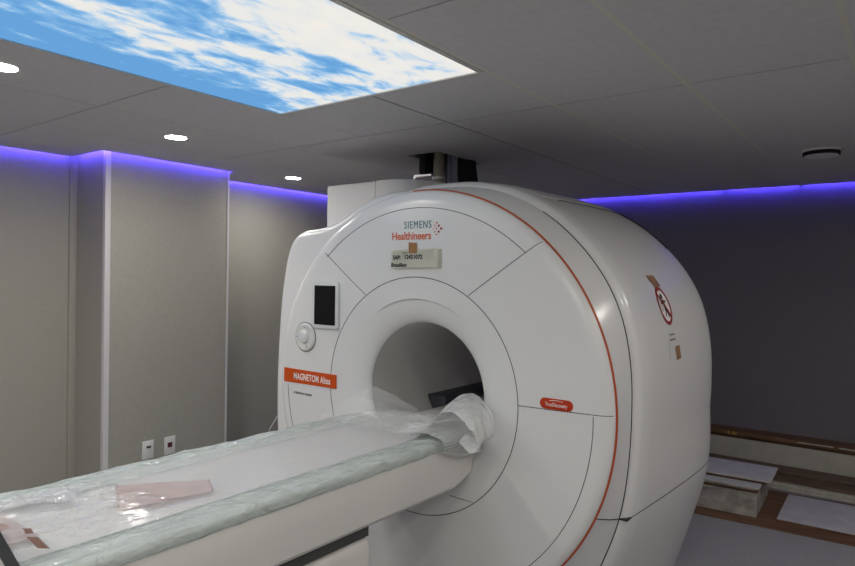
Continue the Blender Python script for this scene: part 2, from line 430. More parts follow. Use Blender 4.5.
# funnel with a moulded lip above the tunnel
def funnel_y(v, th):
    a = YF + .088 * (1 - max(0., 1 - v ** 1.7) ** .62)
    b = YF + (.003 * v if v < .461 else .0014 + .016 * min(1, (v - .461) / .035) ** .7 + .0706 * (1 - max(0., 1 - ((v - .46) / .54) ** 1.9) ** .62))
    w = math.exp(-((math.degrees(th) - 90) / 27.) ** 4)
    return a * (1 - w) + b * w
rows = []
for v in [i / 26 * .46 for i in range(27)] + [.464, .468, .474, .482, .490, .498] + [.51 + .49 * (1 - (1 - i / 22) ** 1.7) for i in range(23)]:
    rr = .573 - .223 * v
    rows.append([L(rr * math.cos(t), funnel_y(v, t), rr * math.sin(t)) for t in TH])
part('tunnel_funnel', loft(rows), M['cover'], 40)
part('bore_tube', loft([ring(lambda t: .350, YF + .088), ring(lambda t: .349, YF + .13), ring(lambda t: .349, 3.2), ring(lambda t: .349, 3.95)]), M['tube'], 60)
# orange rim line from top of the ring round the right side
bm = bmesh.new()
tube(bm, [L(.9995 * math.cos(R(a)), YF + .040, .9995 * math.sin(R(a))) for a in np.arange(93, -100.1, -1.)], .0062, 8)
part('rim_line', bm, M['orange'])
# band behind the rim, then the body shell with its raised edge
SEAMY = 2.675
part('side_band', loft([ring(lambda t: .9975, YF + .044)] + [ring(lambda t, u=u: .9975 * (1 - u) + sect(t) * u, YF + .044 + (SEAMY - YF - .044) * (y)) for u, y in ((.25, .22), (.5, .45), (.75, .7), (.93, .9), (1., 1.))]), M['cover'], 50)
shell = [(SEAMY + .002, .990, 0), (SEAMY + .006, 1.004, 0), (SEAMY + .030, 1.022, .002), (SEAMY + .055, 1.030, .004), (2.85, 1.034, .010), (3.05, 1.039, .02), (3.25, 1.041, .03),
         (3.45, 1.044, .038), (3.65, 1.045, .042), (3.80, 1.042, .042), (3.88, 1.035, .04), (3.93, 1.022, .036), (3.965, .995, .03), (3.985, .955, .02), (3.99, .90, .0), (3.99, .70, 0.)]
rows = [[L(sect(t, s, lo) * math.cos(t), y, sect(t, s, lo) * math.sin(t)) for t in TH] for y, s, lo in shell]
part('body_shell', loft(rows + [ring(lambda t: .350, 3.97)]), M['cover'], 40)
# raised lid along the top of the shell
def patch(a0, a1, y0, y1, ds, na=40, ny=30):
    bm = bmesh.new(); gr = []
    def sh(y):
        for (ya, sa, _), (yb, sb, _) in zip(shell, shell[1:]):
            if ya <= y <= yb: return sa + (sb - sa) * (y - ya) / max(1e-9, yb - ya)
        return 1.03
    for j in range(ny + 1):
        y = y0 + (y1 - y0) * j / ny; row = []
        for i in range(na + 1):
            a = R(a0 + (a1 - a0) * i / na); e = min(i, na - i) / na; f = min(j, ny - j) / ny
            k = min(1, e / .06) ** .5 * min(1, f / .06) ** .5
            r = sect(a, sh(y)) - .004 + (ds + .004) * k
            row.append(bm.verts.new(L(r * math.cos(a), y, r * math.sin(a))))
        gr.append(row)
    for A, B in zip(gr, gr[1:]):
        for i in range(na): bm.faces.new((A[i], A[i + 1], B[i + 1], B[i]))
    return bm
part('top_lid', patch(88, 63, 2.80, 3.84, .006), M['cover'], 50)
# left shoulder panel that carries the controls
sh_out = [(-.05, 1.003), (-.20, 1.006), (-.33, .985), (-.44, .940), (-.53, .893), (-.61, .862), (-.71, .840), (-.80, .832), (-.88, .822), (-.945, .785), (-.990, .71), (-1.02, .60),
          (-1.05, .43), (-1.07, .18), (-1.08, -.05), (-1.075, -.29), (-1.055, -.55), (-1.02, -.82), (-.99, -1.079), (-.60, -1.079), (-.60, 0), (-.50, .5), (-.05, .8)]
def smooth_out(pts, i0, i1, k=4):
    out = []
    for i, p in enumerate(pts):
        if i0 <= i < i1:
            p0, p1, p2, p3 = pts[max(i0, i - 1)], pts[i], pts[i + 1], pts[min(i1, i + 2)]
            for q in range(k):
                u = q / k
                out.append(tuple(.5 * (2*b + (c - a) * u + (2*a - 5*b + 4*c - d) * u*u + (-a + 3*b - 3*c + d) * u**3) for a, b, c, d in zip(p0, p1, p2, p3)))
        else: out.append(p)
    return out
sh_out = smooth_out([(x if x > -.7 else x + .016 * min(1, (-.7 - x) / .2), z) for x, z in sh_out], 0, 18)
bm = bmesh.new()
def inset_poly(pts, d):
    n = len(pts); out = []
    for i in range(n):
        a, b, c = Vector(pts[i - 1]), Vector(pts[i]), Vector(pts[(i + 1) % n])
        t1, t2 = (b - a).normalized(), (c - b).normalized(); nn = Vector((-(t1.y + t2.y), t1.x + t2.x)); nn.normalize()
        k = 1 / max(.6, nn.dot(Vector((-t1.y, t1.x)))); out.append(tuple(b + nn * d * k))
    return out
rings_ = []
for u in range(0, 7):
    a = u / 6 * PI / 2
    ip = inset_poly(sh_out, .045 * (1 - math.sin(a)))
    rings_.append([L(x, 2.489 + .045 * (1 - math.cos(a)), z) for x, z in ip])
rings_.append([L(x, 2.80, z) for x, z in sh_out])
part('shoulder_panel', loft(rings_, cap0=True, cap1=True), M['cover_gloss'], 50)
# turret cover behind the left shoulder, up to just under the ceiling
tz = .60 + .578
tur_a = [(-1.225, 3.055), (-.785, 3.040), (-.785, 3.93), (-1.225, 3.93)]
part('turret_cover', prism_z([(x, y - YF) for x, y in tur_a], ZC + .30, ZC + tz, .012), M['cover_matt'])
tur_b = [(-.782, 3.042), (-.70, 3.045), (-.62, 3.065), (-.565, 3.10), (-.52, 3.17), (-.48, 3.28), (-.455, 3.42), (-.44, 3.60), (-.43, 3.90), (-.782, 3.93)]
part('turret_end_cover', prism_z([(x, y - YF) for x, y in smooth_out(tur_b, 0, 8)], ZC + .30, ZC + tz, .012), M['cover_matt'])

# panel joints
def gap(pts, r=.0016):
    bm = bmesh.new(); tube(bm, [L(*p) for p in pts], r, 6); return part('panel_joint', bm, M['gap'])
def pol(r, a, y): return (r * math.cos(R(a)), y, r * math.sin(R(a)))
bm = bmesh.new(); tube(bm, [L(*pol(.575, a, YF + .0005)) for a in range(0, 360, 2)], .0019, 6, True); part('funnel_joint', bm, M['gap'])
gap([pol(.3503, a, YF + .090) for a in range(35, 216, 3)], .0012)
gap([pol(.912, a, fy(.912) - .0002) for a in np.arange(49, 132.1, 1.)])
gap([pol(.918, a, fy(.918) - .0002) for a in np.arange(1.5, -88, -1.)])
gap([pol(.918, a, fy(.918) - .0002) for a in np.arange(183, 225, 1.)])
gap([(.308 + (.674 - .308) * u, fy(.581 + .418 * u) - .0003, .493 + (.738 - .493) * u) for u in np.linspace(0, .985, 24)])
gap([(-.328 - .298 * u, fy(.58 + .33 * u) - .0003, .480 + .218 * u) for u in (0, .25, .5, .75, 1.)])
gap([(.575 + .335 * u, fy(.58 + .33 * u) - .0003, .024 + .007 * u) for u in (0, .25, .5, .75, 1.)])
gap([(.912 + .016 * u, fy(.912 + .016 * u), .031) for u in (0, 1)] + [(.96, fy(.962) - .0003, .032), (.98, fy(.981) - .0003, .033), (.993, fy(.993) - .0003, .033)])
gap([(.215, YF + .006, -.447), (.28, YF + .0025, -.4485), (.350, YF + .0005, -.449)], .0012)
# joint between side band and shell
bm = bmesh.new(); tube(bm, [L(sect(R(a)) * math.cos(R(a)), SEAMY, sect(R(a)) * math.sin(R(a))) for a in np.arange(57, -54, -1.)], .0032, 8); part('shell_joint', bm, M['gap'])
zz = -.440
def side_x(z, s, lo):
    best = None
    for k in range(-700, 0):
        t = R(k / 10); q = sect(t, s, lo)
        if q * math.sin(t) >= z: return q * math.cos(t)
gap([(side_x(zz, s, lo) + .0005, y, zz) for y, s, lo in shell[3:11]])
gap([(math.sqrt(.9975 ** 2 - .405 ** 2), YF + .05, -.405), (.945, 2.60, -.425), (side_x(-.44, 1, 0) + .001, SEAMY - .002, -.44)], .002)
bm = bmesh.new(); xq = side_x(zz, 1.01, 0); bx(bm, xq - .02, xq + .0245, SEAMY + .004 - YF, SEAMY + .062 - YF, ZC + zz - .006, ZC + zz + .002); part('latch_slot', bm, M['gap'])
def shs(y):
    for (ya, sa, _), (yb, sb, _) in zip(shell, shell[1:]):
        if ya <= y <= yb: return sa + (sb - sa) * (y - ya) / max(1e-9, yb - ya)
gap([(sect(R(a), shs(3.85)) * math.cos(R(a)), 3.85, sect(R(a), shs(3.85)) * math.sin(R(a)) + .004) for a in range(63, 43, -1)], .006)
gap([(sect(R(63), shs(y)) * math.cos(R(63)), y, sect(R(63), shs(y)) * math.sin(R(63)) + .001) for y in (3.0, 3.2, 3.4, 3.6, 3.8)], .003)

# display, knob, name band, lettering
def flat_part(name, pts, y0, y1, cx, cz, m, parent=scn, bev=0.):
    return obj(name, prism_y([(x, z) for x, z in pts], y0, y1, bev, 3), m, parent, loc=L(cx, YF, cz))
dsp = flat_part('display_panel', rrect(.203, .254, .018), -.016, .012, -.612, .414, M['bezel'], bev=.004)
obj('display_screen', prism_y(rrect(.160, .214, .004), -.0172, -.0150), M['screen'], dsp)
bm = bmesh.new(); disc_lathe(bm, [(.001, -.006), (.050, -.006), (.062, -.012), (.070, -.012), (.079, -.004), (.080, .02), (.001, .02)], 0, 0, 0, 'y', 48)
kn = obj('control_dial', bm, M['knob'], scn, loc=L(-.772, fy(.8) , .230))
bm = bmesh.new(); disc_lathe(bm, [(.001, -.024), (.030, -.023), (.036, -.019), (.038, -.006), (.001, -.006)], -.006, 0, .004, 'y', 40); obj('dial_button', bm, M['cover_gloss'], kn)
bm = bmesh.new()
tube(bm, [(.0815 * math.cos(a), -.0005, .0815 * math.sin(a)) for a in [2 * PI * k / 48 for k in range(48)]], .0022, 6, True); obj('dial_groove', bm, M['gap'], kn)
for ax, az in ((-.056, .0), (0, .056), (.02, -.052)):
    bm = bmesh.new(); disc_lathe(bm, [(.001, -.0128), (.004, -.0126), (.004, -.011), (.001, -.011)], ax, 0, az, 'y', 12); obj('dial_mark', bm, M['print_grey'], kn)
nb = flat_part('name_band', [(.210, .037), (-.205, .040), (-.205, -.040), (.210, -.036)], -.006, .022, -.742, .004, M['band'])
text_part('lettering', 'MAGNETOM Altea', .05, .292, (-.120, -.0066, -.018), M['print_white'], nb, height=.038, bold=.0006, spacing=1.08, label='white lettering')
text_part('lettering', 'A BioMatrix System', .02, .148, L(-.865, YF - .0046, -.096), M['print_black'], scn, height=.019, label='small black lettering')
text_part('lettering', 'SIEMENS', .04, .166, L(-.073, fy(.83) - .0006, .812), M['teal'], scn, height=.036, bold=.0, spacing=1.2, label='teal lettering')
text_part('lettering', 'Healthineers', .04, .242, L(-.149, fy(.80) - .0006, .758), M['print_orange'], scn, height=.039, bold=.0008, label='orange lettering')
for (dx, dz, r, mm) in ((.020, .0, .0066, 'print_red'), (.006, .014, .0062, 'print_red'), (.006, -.014, .0062, 'print_red'), (-.006, .028, .005, 'print_orange'), (-.006, -.028, .005, 'print_orange'),
                        (-.007, .001, .0048, 'print_orange'), (-.017, .014, .0042, 'print_orange'), (-.017, -.014, .0042, 'print_orange'), (-.026, 0, .003, 'print_orange')):
    bm = bmesh.new(); disc_lathe(bm, [(.0005, -.0006), (r, -.0006), (r, .001), (.0005, .001)], 0, 0, 0, 'y', 14)
    obj('logo_dot', bm, M[mm], scn, loc=L(.131 + dx, fy(.83), .806 + dz))
pb = flat_part('badge', rrect(.150, .046, .0225, 8), -.006, .004, .757, .053, M['pill'], bev=.002)
text_part('lettering', 'TrueDiscovery', .02, .100, (-.050, -.0066, -.010), M['print_white'], pb, height=.021, label='small white lettering')
bm = bmesh.new(); tube(bm, [(-.030 + .006 * k, -.0062, .0125 + .0035 * math.sin(k / 10 * PI)) for k in range(11)], .0012, 6); obj('badge_arc', bm, M['print_white'], pb)
# dark foam rail inside the tunnel
bm = bmesh.new(); bx(bm, -.335, -.20, 3.02 - YF, 3.80 - YF, ZC - .24, ZC - .112, .006); part('tunnel_rail', bm, M['navy'])

# taped paper sign on the front cover
def on_cover(name, outline, cx, cz, y, th, m, label=None, cat=None, parent=None):
    o = obj(name, prism_y(outline, -th, 0), m, parent, loc=(XC + cx, y, ZC + cz) if parent is None else (cx, y, cz))
    if label: tag(o, label, cat)
    return o
YS = YF - .0045
ps = thing('paper_sign', 'folded cream paper sign with black print taped below the brand lettering', 'paper sign', (XC, YS, ZC + .665))
bm = bmesh.new()
W, H = .292, .090
def psx(u, v):                                    # curled sheet
    y = -.003 - .020 * max(0, .16 - u) ** 1.2 * v - .014 * max(0, u - .90) * 6 * (.4 + .6 * v) - .012 * (1 - v) ** 3
    return (-.148 + W * u, y, -.046 + H * v + .004 * u)
g = [[bm.verts.new(psx(i / 24, j / 8)) for i in range(25)] for j in range(9)]
for A, B in zip(g, g[1:]):
    for i in range(24): bm.faces.new((A[i], A[i + 1], B[i + 1], B[i]))
bmesh.ops.solidify(bm, geom=bm.faces[:], thickness=.0008)
obj('sheet', bm, M['paper'], ps)
bm = bmesh.new(); g = [[bm.verts.new((.148 + .012 * i, -.016 + .014 * i, -.046 + .09 * j)) for i in range(2)] for j in range(2)]
bm.faces.new((g[0][0], g[0][1], g[1][1], g[1][0])); bmesh.ops.solidify(bm, geom=bm.faces[:], thickness=.0008); obj('folded_edge', bm, M['paper'], ps)
text_part('lettering', 'SAP:', .02, .048, (-.138, -.0058, -.004), M['print_black'], ps, height=.022, bold=.0006)
text_part('lettering', '12421072', .02, .108, (-.062, -.0052, -.002), M['print_black'], ps, height=.022, bold=.0005)
text_part('lettering', 'Brasilien', .02, .098, (-.142, -.0140, -.041), M['print_black'], ps, rot=(PI/2 - .12, 0, 0), height=.021, bold=.0004)
bm = bmesh.new(); bx(bm, -.075, -.048, -.0062, -.0054, .0265, .0300); obj('printed_dash', bm, M['print_black'], ps)
o = on_cover('brown_tape', [(-.026, .028), (.024, .025), (.027, -.026), (-.024, -.024)], -.014, .716, YS - .0042, .0010, M['tape'], 'square of brown tape holding the paper sign on the front cover', 'tape')

# prohibition sticker and tapes on the right side of the shell
def shell_frame(th, y):
    def P(t, yy): 
        s = shs(yy); r = sect(t, s); return Vector((XC + r * math.cos(t), yy, ZC + r * math.sin(t)))
    p = P(th, y); dy = (P(th, y + .02) - P(th, y - .02)).normalized(); dt = (P(th + .02, y) - P(th - .02, y)).normalized()
    n = dy.cross(dt)
    if n.x < 0: n = -n
    return p, dy, dt, n, P
def decal(name, polys, th, y, m, parent=None, lift=.002, thick=.0008, base=None):
    """polygons of (a along Y, b up) in metres wrapped on the shell surface"""
    bm = bmesh.new()
    org = Vector((0, 0, 0)) if base is None else base
    r0 = sect(th, shs(y))
    for poly in polys:
        f = []
        for a, b in poly:
            t = th + b / r0; yy = y + a; p, dy, dt, n, P = shell_frame(t, yy)
            f.append((p + n * lift - org, n))
        v0 = [bm.verts.new(p) for p, n in f]; v1 = [bm.verts.new(p + n * thick) for p, n in f]
        k = len(f); bm.faces.new(v0[::-1]); bm.faces.new(v1)
        for i in range(k): bm.faces.new((v0[i], v0[(i + 1) % k], v1[(i + 1) % k], v1[i]))
    return obj(name, bm, m, parent, smooth=False)
def bar(x0, y0, x1, y1, w):
    d = Vector((x1 - x0, y1 - y0)).normalized(); q = Vector((-d.y, d.x)) * w / 2
    k = max(1, int(math.hypot(x1 - x0, y1 - y0) / .02)); 
    a = [(x0 + (x1 - x0) * i / k, y0 + (y1 - y0) * i / k) for i in range(k + 1)]
    return [(p[0] + q.x, p[1] + q.y) for p in a] + [(p[0] - q.x, p[1] - q.y) for p in a[::-1]]
def annulus(r0, r1, n=40):
    out = []
    for k in range(n):
        a, b = 2 * PI * k / n, 2 * PI * (k + 1) / n
        out.append([(r0 * math.cos(a), r0 * math.sin(a)), (r1 * math.cos(a), r1 * math.sin(a)), (r1 * math.cos(b), r1 * math.sin(b)), (r0 * math.cos(b), r0 * math.sin(b))])
    return out
def fan(r, cx=0, cy=0, n=24): return [[(cx + r * math.cos(2 * PI * k / n), cy + r * math.sin(2 * PI * k / n)) for k in range(n)]]
STH, SY = R(24.9), 3.155
p0 = shell_frame(STH, SY)[0]
st = thing('prohibition_sign', 'round red ringed no entry pictogram on the scanner side', 'sign', p0)
decal('sign_disc', [[(.080 * math.cos(2 * PI * k / 40), .092 * math.sin(2 * PI * k / 40)) for k in range(40)]], STH, SY, M['print_white'], st, .0015, .0006, p0)
decal('red_ring', [[(x * .86, y) for x, y in q] for q in annulus(.078, .096)], STH, SY, M['print_red'], st, .0026, .0006, p0)
fig = fan(.014, -.004, .046) + [bar(-.002, .028, .004, -.010, .021), bar(-.036, .012, .030, .022, .010), bar(.003, -.008, -.020, -.054, .010), bar(.004, -.008, .024, -.058, .010)]
decal('walking_figure', fig, STH, SY, M['print_black'], st, .0026, .0006, p0)
decal('red_bar', [bar(-.048, .056, .048, -.056, .012)], STH, SY, M['print_red'], st, .0036, .0006, p0)
decal('caption_lines', [bar(-.035, -.142, .045, -.142, .009), bar(-.042, -.166, .050, -.166, .009)], STH, SY, M['print_grey'], st, .0020, .0005, p0)
o = decal('brown_tape', [[(-.062, .030), (.040, .030), (.066, -.030), (-.022, -.034)]], STH + .118, SY - .010, M['tape_dark'], None, .0040); tag(o, 'brown tape piece above the round red sign on the scanner side', 'tape')
o = decal('brown_tape', [[(-.040, .030), (.026, .034), (.040, -.030), (-.030, -.036)]], STH - .215, SY + .060, M['tape_dark'], None, .0040); tag(o, 'brown tape piece below the round red sign on the scanner side', 'tape')
o = decal('paper_scrap', [[(-.075, .045), (.03, .050), (.03, -.040), (-.075, -.036)]], STH - .208, SY + .010, M['cover'], None, .0018); tag(o, 'blank white paper slip under the lower brown tape on the scanner side', 'paper')

# cable hanging by the left side of the scanner
bm = bmesh.new()
tube(bm, [(-3.16, 2.80, 1.02), (-3.215, 2.74, .80), (-3.29, 2.70, .66), (-3.36, 2.68, .40), (-3.40, 2.66, .12), (-3.42, 2.64, .012), (-3.50, 2.70, .010)], .0035, 6)
tag(obj('white_cable', bm, M['cable']), 'thin white cable hanging beside the left edge of the scanner', 'cable')

# ------------------------------------------------------------------ pipes in the ceiling opening
sp = bmesh.new()
q0 = Vector((-2.675, 3.86, 0))
tube(sp, [(-2.56, 3.90, 2.05), (-2.60, 3.90, 2.18), (-2.635, 3.90, 2.32), (-2.655, 3.90, 2.46), (-2.66, 3.90, 2.62)], [.118, .122, .122, .120, .120], 28)
tag(obj('quench_hose', sp, M['rubber']), 'thick black hose rising from the scanner into the ceiling opening', 'hose')
bm = bmesh.new(); tube(bm, [(-2.70, 3.62, 2.10), (-2.70, 3.62, 2.62)], .034, 20)
t = thing('helium_pipe', 'beige vertical metal pipe rising into the ceiling opening left of the black hose', 'pipe', (-2.668, 3.655, 2.10))
bm2 = bmesh.new(); tube(bm2, [(0, 0, 0), (0, 0, .52)], .036, 20); obj('pipe_body', bm2, M['brass_pipe'], t); bm.free()
bm2 = bmesh.new(); disc_lathe(bm2, [(.001, .0), (.046, .0), (.046, .016), (.001, .016)], 0, 0, .245, 'z', 24); obj('flange', bm2, M['steel'], t)
bm2 = bmesh.new(); tube(bm2, [(.05, -.03, .0), (.05, -.03, .21)], .006, 8); obj('tie_rod', bm2, M['steel'], t)
t = thing('pump_head', 'black block with a bright steel bracket in the ceiling opening', 'pump', (-2.755, 3.632, 2.12))
b2 = bmesh.new(); bx(b2, -.034, .022, -.05, .05, .262, .50, .006); obj('pump_body', b2, M['rubber'], t)
b2 = bmesh.new(); bx(b2, -.060, .095, -.075, -.058, .236, .252); bx(b2, -.060, -.044, -.075, -.058, .0, .236); obj('bracket', b2, M['steel'], t)
b2 = bmesh.new(); bx(b2, -.030, .030, -.05, .05, .0, .215, .004); obj('lower_body', b2, M['rubber'], t)
b2 = bmesh.new(); bm3 = thing('jacketed_line', 'grey blue jacketed line between the beige pipe and the black hose', 'pipe', (-2.622, 3.735, 2.10))
tube(b2, [(.02, .06, .0), (.015, .055, .12), (-.01, .05, .22), (-.02, .06, .34), (-.02, .06, .52)], .040, 18); obj('jacket', b2, M['bluegrey'], bm3)
b2 = bmesh.new(); bx(b2, -.060, -.010, -.055, -.01, .05, .15, .006); obj('valve_box', b2, M['navy'], bm3)

# ------------------------------------------------------------------ patient table
TY0, TY1 = .02, 2.545
tb = thing('patient_table', 'long white patient table running into the scanner tunnel', 'patient table', (XC, 1.3, 0))
def T(x, y, z): return (x, y - 1.3, z)
# tabletop body with sloped sides and a chamfered lower end
def table_ring(y, zb, w=.331):
    top = .905
    return [T(-w, y, top), T(-w + .004, y, top + .012), T(-w + .03, y, .925), T(w - .03, y, .925), T(w - .004, y, top + .012), T(w, y, top), T(w + .003, y, (top + zb) / 2 + .02), T(w - .006, y, zb + .02), T(w - .026, y, zb), T(-w + .026, y, zb), T(-w + .006, y, zb + .02), T(-w - .003, y, (top + zb)/2 + .02)]
rr = [table_ring(TY0, .718), table_ring(1.2, .715), table_ring(2.0, .711), table_ring(2.35, .709), table_ring(2.385, .712), table_ring(2.46, .736), table_ring(2.50, .750), table_ring(2.53, .768, .329), table_ring(TY1, .785, .322)]
obj('tabletop', loft(rr, cap0=True, cap1=True), M['table_white'], tb, ang=30)
bm = bmesh.new(); bx(bm, -.27, .27, TY0 + .01 - 1.3, 1.85 - 1.3, .655, .715); obj('underframe', bm, M['table_dark'], tb)  # frame sits in shade under the tabletop; that dark is put into its colour
bm = bmesh.new(); bx(bm, -.285, .285, TY0 + .05 - 1.3, 1.87 - 1.3, .02, .656, .045, 5); obj('pedestal', bm, M['table_white'], tb)
bm = bmesh.new(); bx(bm, -.25, .25, TY0 + .09 - 1.3, 1.82 - 1.3, .0, .022); obj('base_plinth', bm, M['table_dark'], tb)
bm = bmesh.new()
mrows = []
for y in np.linspace(TY0 + .02, 2.58, 40):
    mrows.append([T(x, y, .926 + .012 * (abs(x) / .24) ** 2 + (.008 if abs(x) < .236 else 0)) for x in np.linspace(-.24, .24, 25)])
bm = loft(mrows, closed=False); bmesh.ops.solidify(bm, geom=bm.faces[:], thickness=.02)
obj('mattress', bm, M['mattress'], tb)
bm = bmesh.new(); bx(bm, -.20, .20, 2.50 - 1.3, 3.45 - 1.3, .885, .925, .01); obj('tunnel_tray', bm, M['table_white'], tb)

# ------------------------------------------------------------------ wrapping on the table
def sheet(name, fn, nu, nv, m, label, cat, thick=.0015, group=None, ang=180):
    bm = bmesh.new()
    g = [[bm.verts.new(fn(i / nu, j / nv)) for i in range(nu + 1)] for j in range(nv + 1)]
    for A, B in zip(g, g[1:]):
        for i in range(nu): bm.faces.new((A[i], A[i + 1], B[i + 1], B[i]))
    if thick: bmesh.ops.solidify(bm, geom=bm.faces[:], thickness=thick)
    o = obj(name, bm, m, ang=ang); return tag(o, label, cat, group)
def nz(x, y, s, k=0.): return noise.noise(Vector((x * s, y * s, k)))
def fold(x, y, s, k=0.): return 1 - abs(noise.noise(Vector((x * s, y * s, k)))) * 2
def catmull(pts, u):
    n = len(pts) - 1; f = min(u * n, n - 1e-6); i = int(f); w = f - i
    a, b, c, d = pts[max(0, i - 1)], pts[i], pts[i + 1], pts[min(n, i + 2)]
    return tuple(.5 * (2*q + (r - p) * w + (2*p - 5*q + 4*r - s) * w*w + (-p + 3*q - 3*r + s) * w**3) for p, q, r, s in zip(a, b, c, d))
# mint foam along both rims: cross-sections of (x, z)
def mint_right(u, v):
    y = TY0 + .05 + (2.47 - TY0 - .05) * v
    inner = .195 + .014 * nz(0, y, 5, 3)
    fade = min(1, max(0, (2.50 - y) / .5))
    x, z = catmull([(inner, .946), (.232, .955), (.270, .959), (.305, .958), (.333, .953), (.345, .940), (.341, .920), (.331, .908)], u)
    k = .0045 * nz(x * 3, y, 9, 1) + .003 * nz(x * 6, y, 22, 5)
    return (XC + x + k * (.6 if u > .6 else .1), y, z + k)
sheet('foam_wrap', mint_right, 40, 300, M['mint'], 'pale mint foam wrap along the near right rim of the table', 'foam wrap', group='mint foam along the table rims')
def mint_left(u, v):
    y = TY0 + .05 + (2.42 - TY0 - .05) * v
    x, z = catmull([(-.205, .945), (-.235, .957), (-.275, .967), (-.312, .966), (-.338, .956), (-.344, .935), (-.337, .915), (-.329, .908)], u)
    k = .006 * nz(x * 3, y, 8, 11) + .003 * nz(x * 6, y, 20, 15)
    if y < 1.3: k += .010 * nz(x, y, 7, 19) * min(1, (1.3 - y) / .3)
    return (XC + x, y, z + k)
sheet('foam_wrap', mint_left, 40, 300, M['mint'], 'pale mint foam wrap along the far left rim of the table', 'foam wrap', group='mint foam along the table rims')
# things under the film
def flat_sheet(name, corners, z, m, label, cat, amp=.003, n=16, th=.0015):
    c = [Vector((XC + x, y)) for x, y in corners]
    def fn(u, v):
        p = (c[0] * (1 - u) + c[1] * u) * (1 - v) + (c[3] * (1 - u) + c[2] * u) * v
        return (p.x, p.y, z + amp * nz(p.x, p.y, 14, z * 50))
    return sheet(name, fn, n, n, m, label, cat, th)
flat_sheet('pink_cloth', [(-.165, 1.08), (.01, 1.32), (.125, 1.255), (.055, .975)], .951, M['pink'], 'folded pale pink cloth lying flat under the film on the table', 'cloth', .004, 24, .003)
ppr = flat_sheet('paper_sheet', [(-.285, .70), (-.245, 1.00), (-.115, .93), (-.22, .68)], .962, M['white_paper'], 'white printed paper sheet under crumpled film at the near table end', 'paper', .004, 20)
bm = bmesh.new()
for a, b, c, d in ((-.235, .80, -.165, .905), (-.220, .78, -.150, .88), (-.205, .84, -.180, .90)):
    tube(bm, [(XC + a + (c - a) * k / 4, b + (d - b) * k / 4, .9655 + .004 * nz(XC + a + (c - a) * k / 4, b + (d - b) * k / 4, 14, 48)) for k in range(5)], .0013, 5)
obj('printed_line', bm, M['print_grey'], ppr)
def bag(u, v):
    x = -.22 + .30 * u; y = .42 + .33 * v
    e = min(1, 6 * min(u, 1 - u, v, 1 - v))
    return (XC + x, y, .952 + .030 * e + .012 * nz(x, y, 8, 4) * e)
sheet('pink_bag', bag, 40, 40, M['pinkish'], 'pinkish soft bag under the black strap at the near table end', 'bag', .002)
o = flat_sheet('brown_label', [(.165, .685), (.19, .702), (.280, .692), (.258, .674)], .990, M['brown_label'], 'small reddish brown label under film beside the black strap', 'label', .002, 8)
o = flat_sheet('brown_label', [(.095, .702), (.112, .716), (.155, .705), (.138, .692)], .990, M['brown_label'], 'tiny grey brown label just above the reddish brown one', 'label', .002, 6)
def strapf(u, v):
    x = -.045 + .38 * v; y = .668 - .072 * v + (u - .5) * .027
    return (XC + x, y, .990 - .004 * v)
sheet('black_strap', strapf, 4, 20, M['strap'], 'black webbing strap at the lower left corner of the picture', 'strap', .003)
# long clear film over the middle of the table
def film(u, v):
    y = .55 + (2.50 - .55) * v; x = -.265 + .50 * u
    e = min(1, 5 * min(u, 1 - u))
    heap = max(0, min(1, (1.16 - y) / .25)); heap = heap * heap * (3 - 2 * heap)
    tail = max(0, min(1, (y - 2.12) / .25))
    z = .9605 + .0020 * fold(x * 1.2, y * .3, 6, 2) * e
    # a ridge of folded film crosses the near end; smooth towards the near rim, crumpled on the far side
    d = (x + .06) * .86 - (y - .77) * .50
    rid = math.exp(-abs(d) / (.10 if d > 0 else .035))
    z += heap * e * (.020 * rid + .006 + (.018 * fold(x * 1.2, y * .8, 8, 7) + .010 * fold(x, y, 17, 9)) * (1 if d < -.02 else .18))
    z += heap * .040 * math.exp(-(abs(x + .065) / .020) ** 1.3 - (abs(y - .750) / .030) ** 1.3)
    z += tail * (.010 * fold(x, y, 7, 21) + .006 * fold(x, y, 16, 23) + .008)
    return (XC + x, y, z)
sheet('plastic_film', film, 110, 330, M['film'], 'long clear plastic film spread over the middle of the table, wrinkled at both ends', 'plastic film', 0)
# crumpled film gathered where the table enters the tunnel
def bunch(u, v):
    x = -.335 + .60 * u; y = 2.14 + .36 * v
    k = math.exp(-((x + .225) / .15) ** 2) + .35 * math.exp(-((x + .02) / .10) ** 2)
    env = math.sin(min(1, v * 1.25) * PI * .5) ** 2 * (1 if v < .8 else 1 - (v - .8) * 3.2)
    z = .968 + .105 * k * env + .022 * fold(x, y, 6, 31) * (.3 + env) + .010 * fold(x, y, 15, 33)
    return (XC + x, y, z)
sheet('crumpled_film', bunch, 110, 80, M['film_thin'], 'crumpled clear film gathered at the tunnel mouth', 'plastic film', 0)
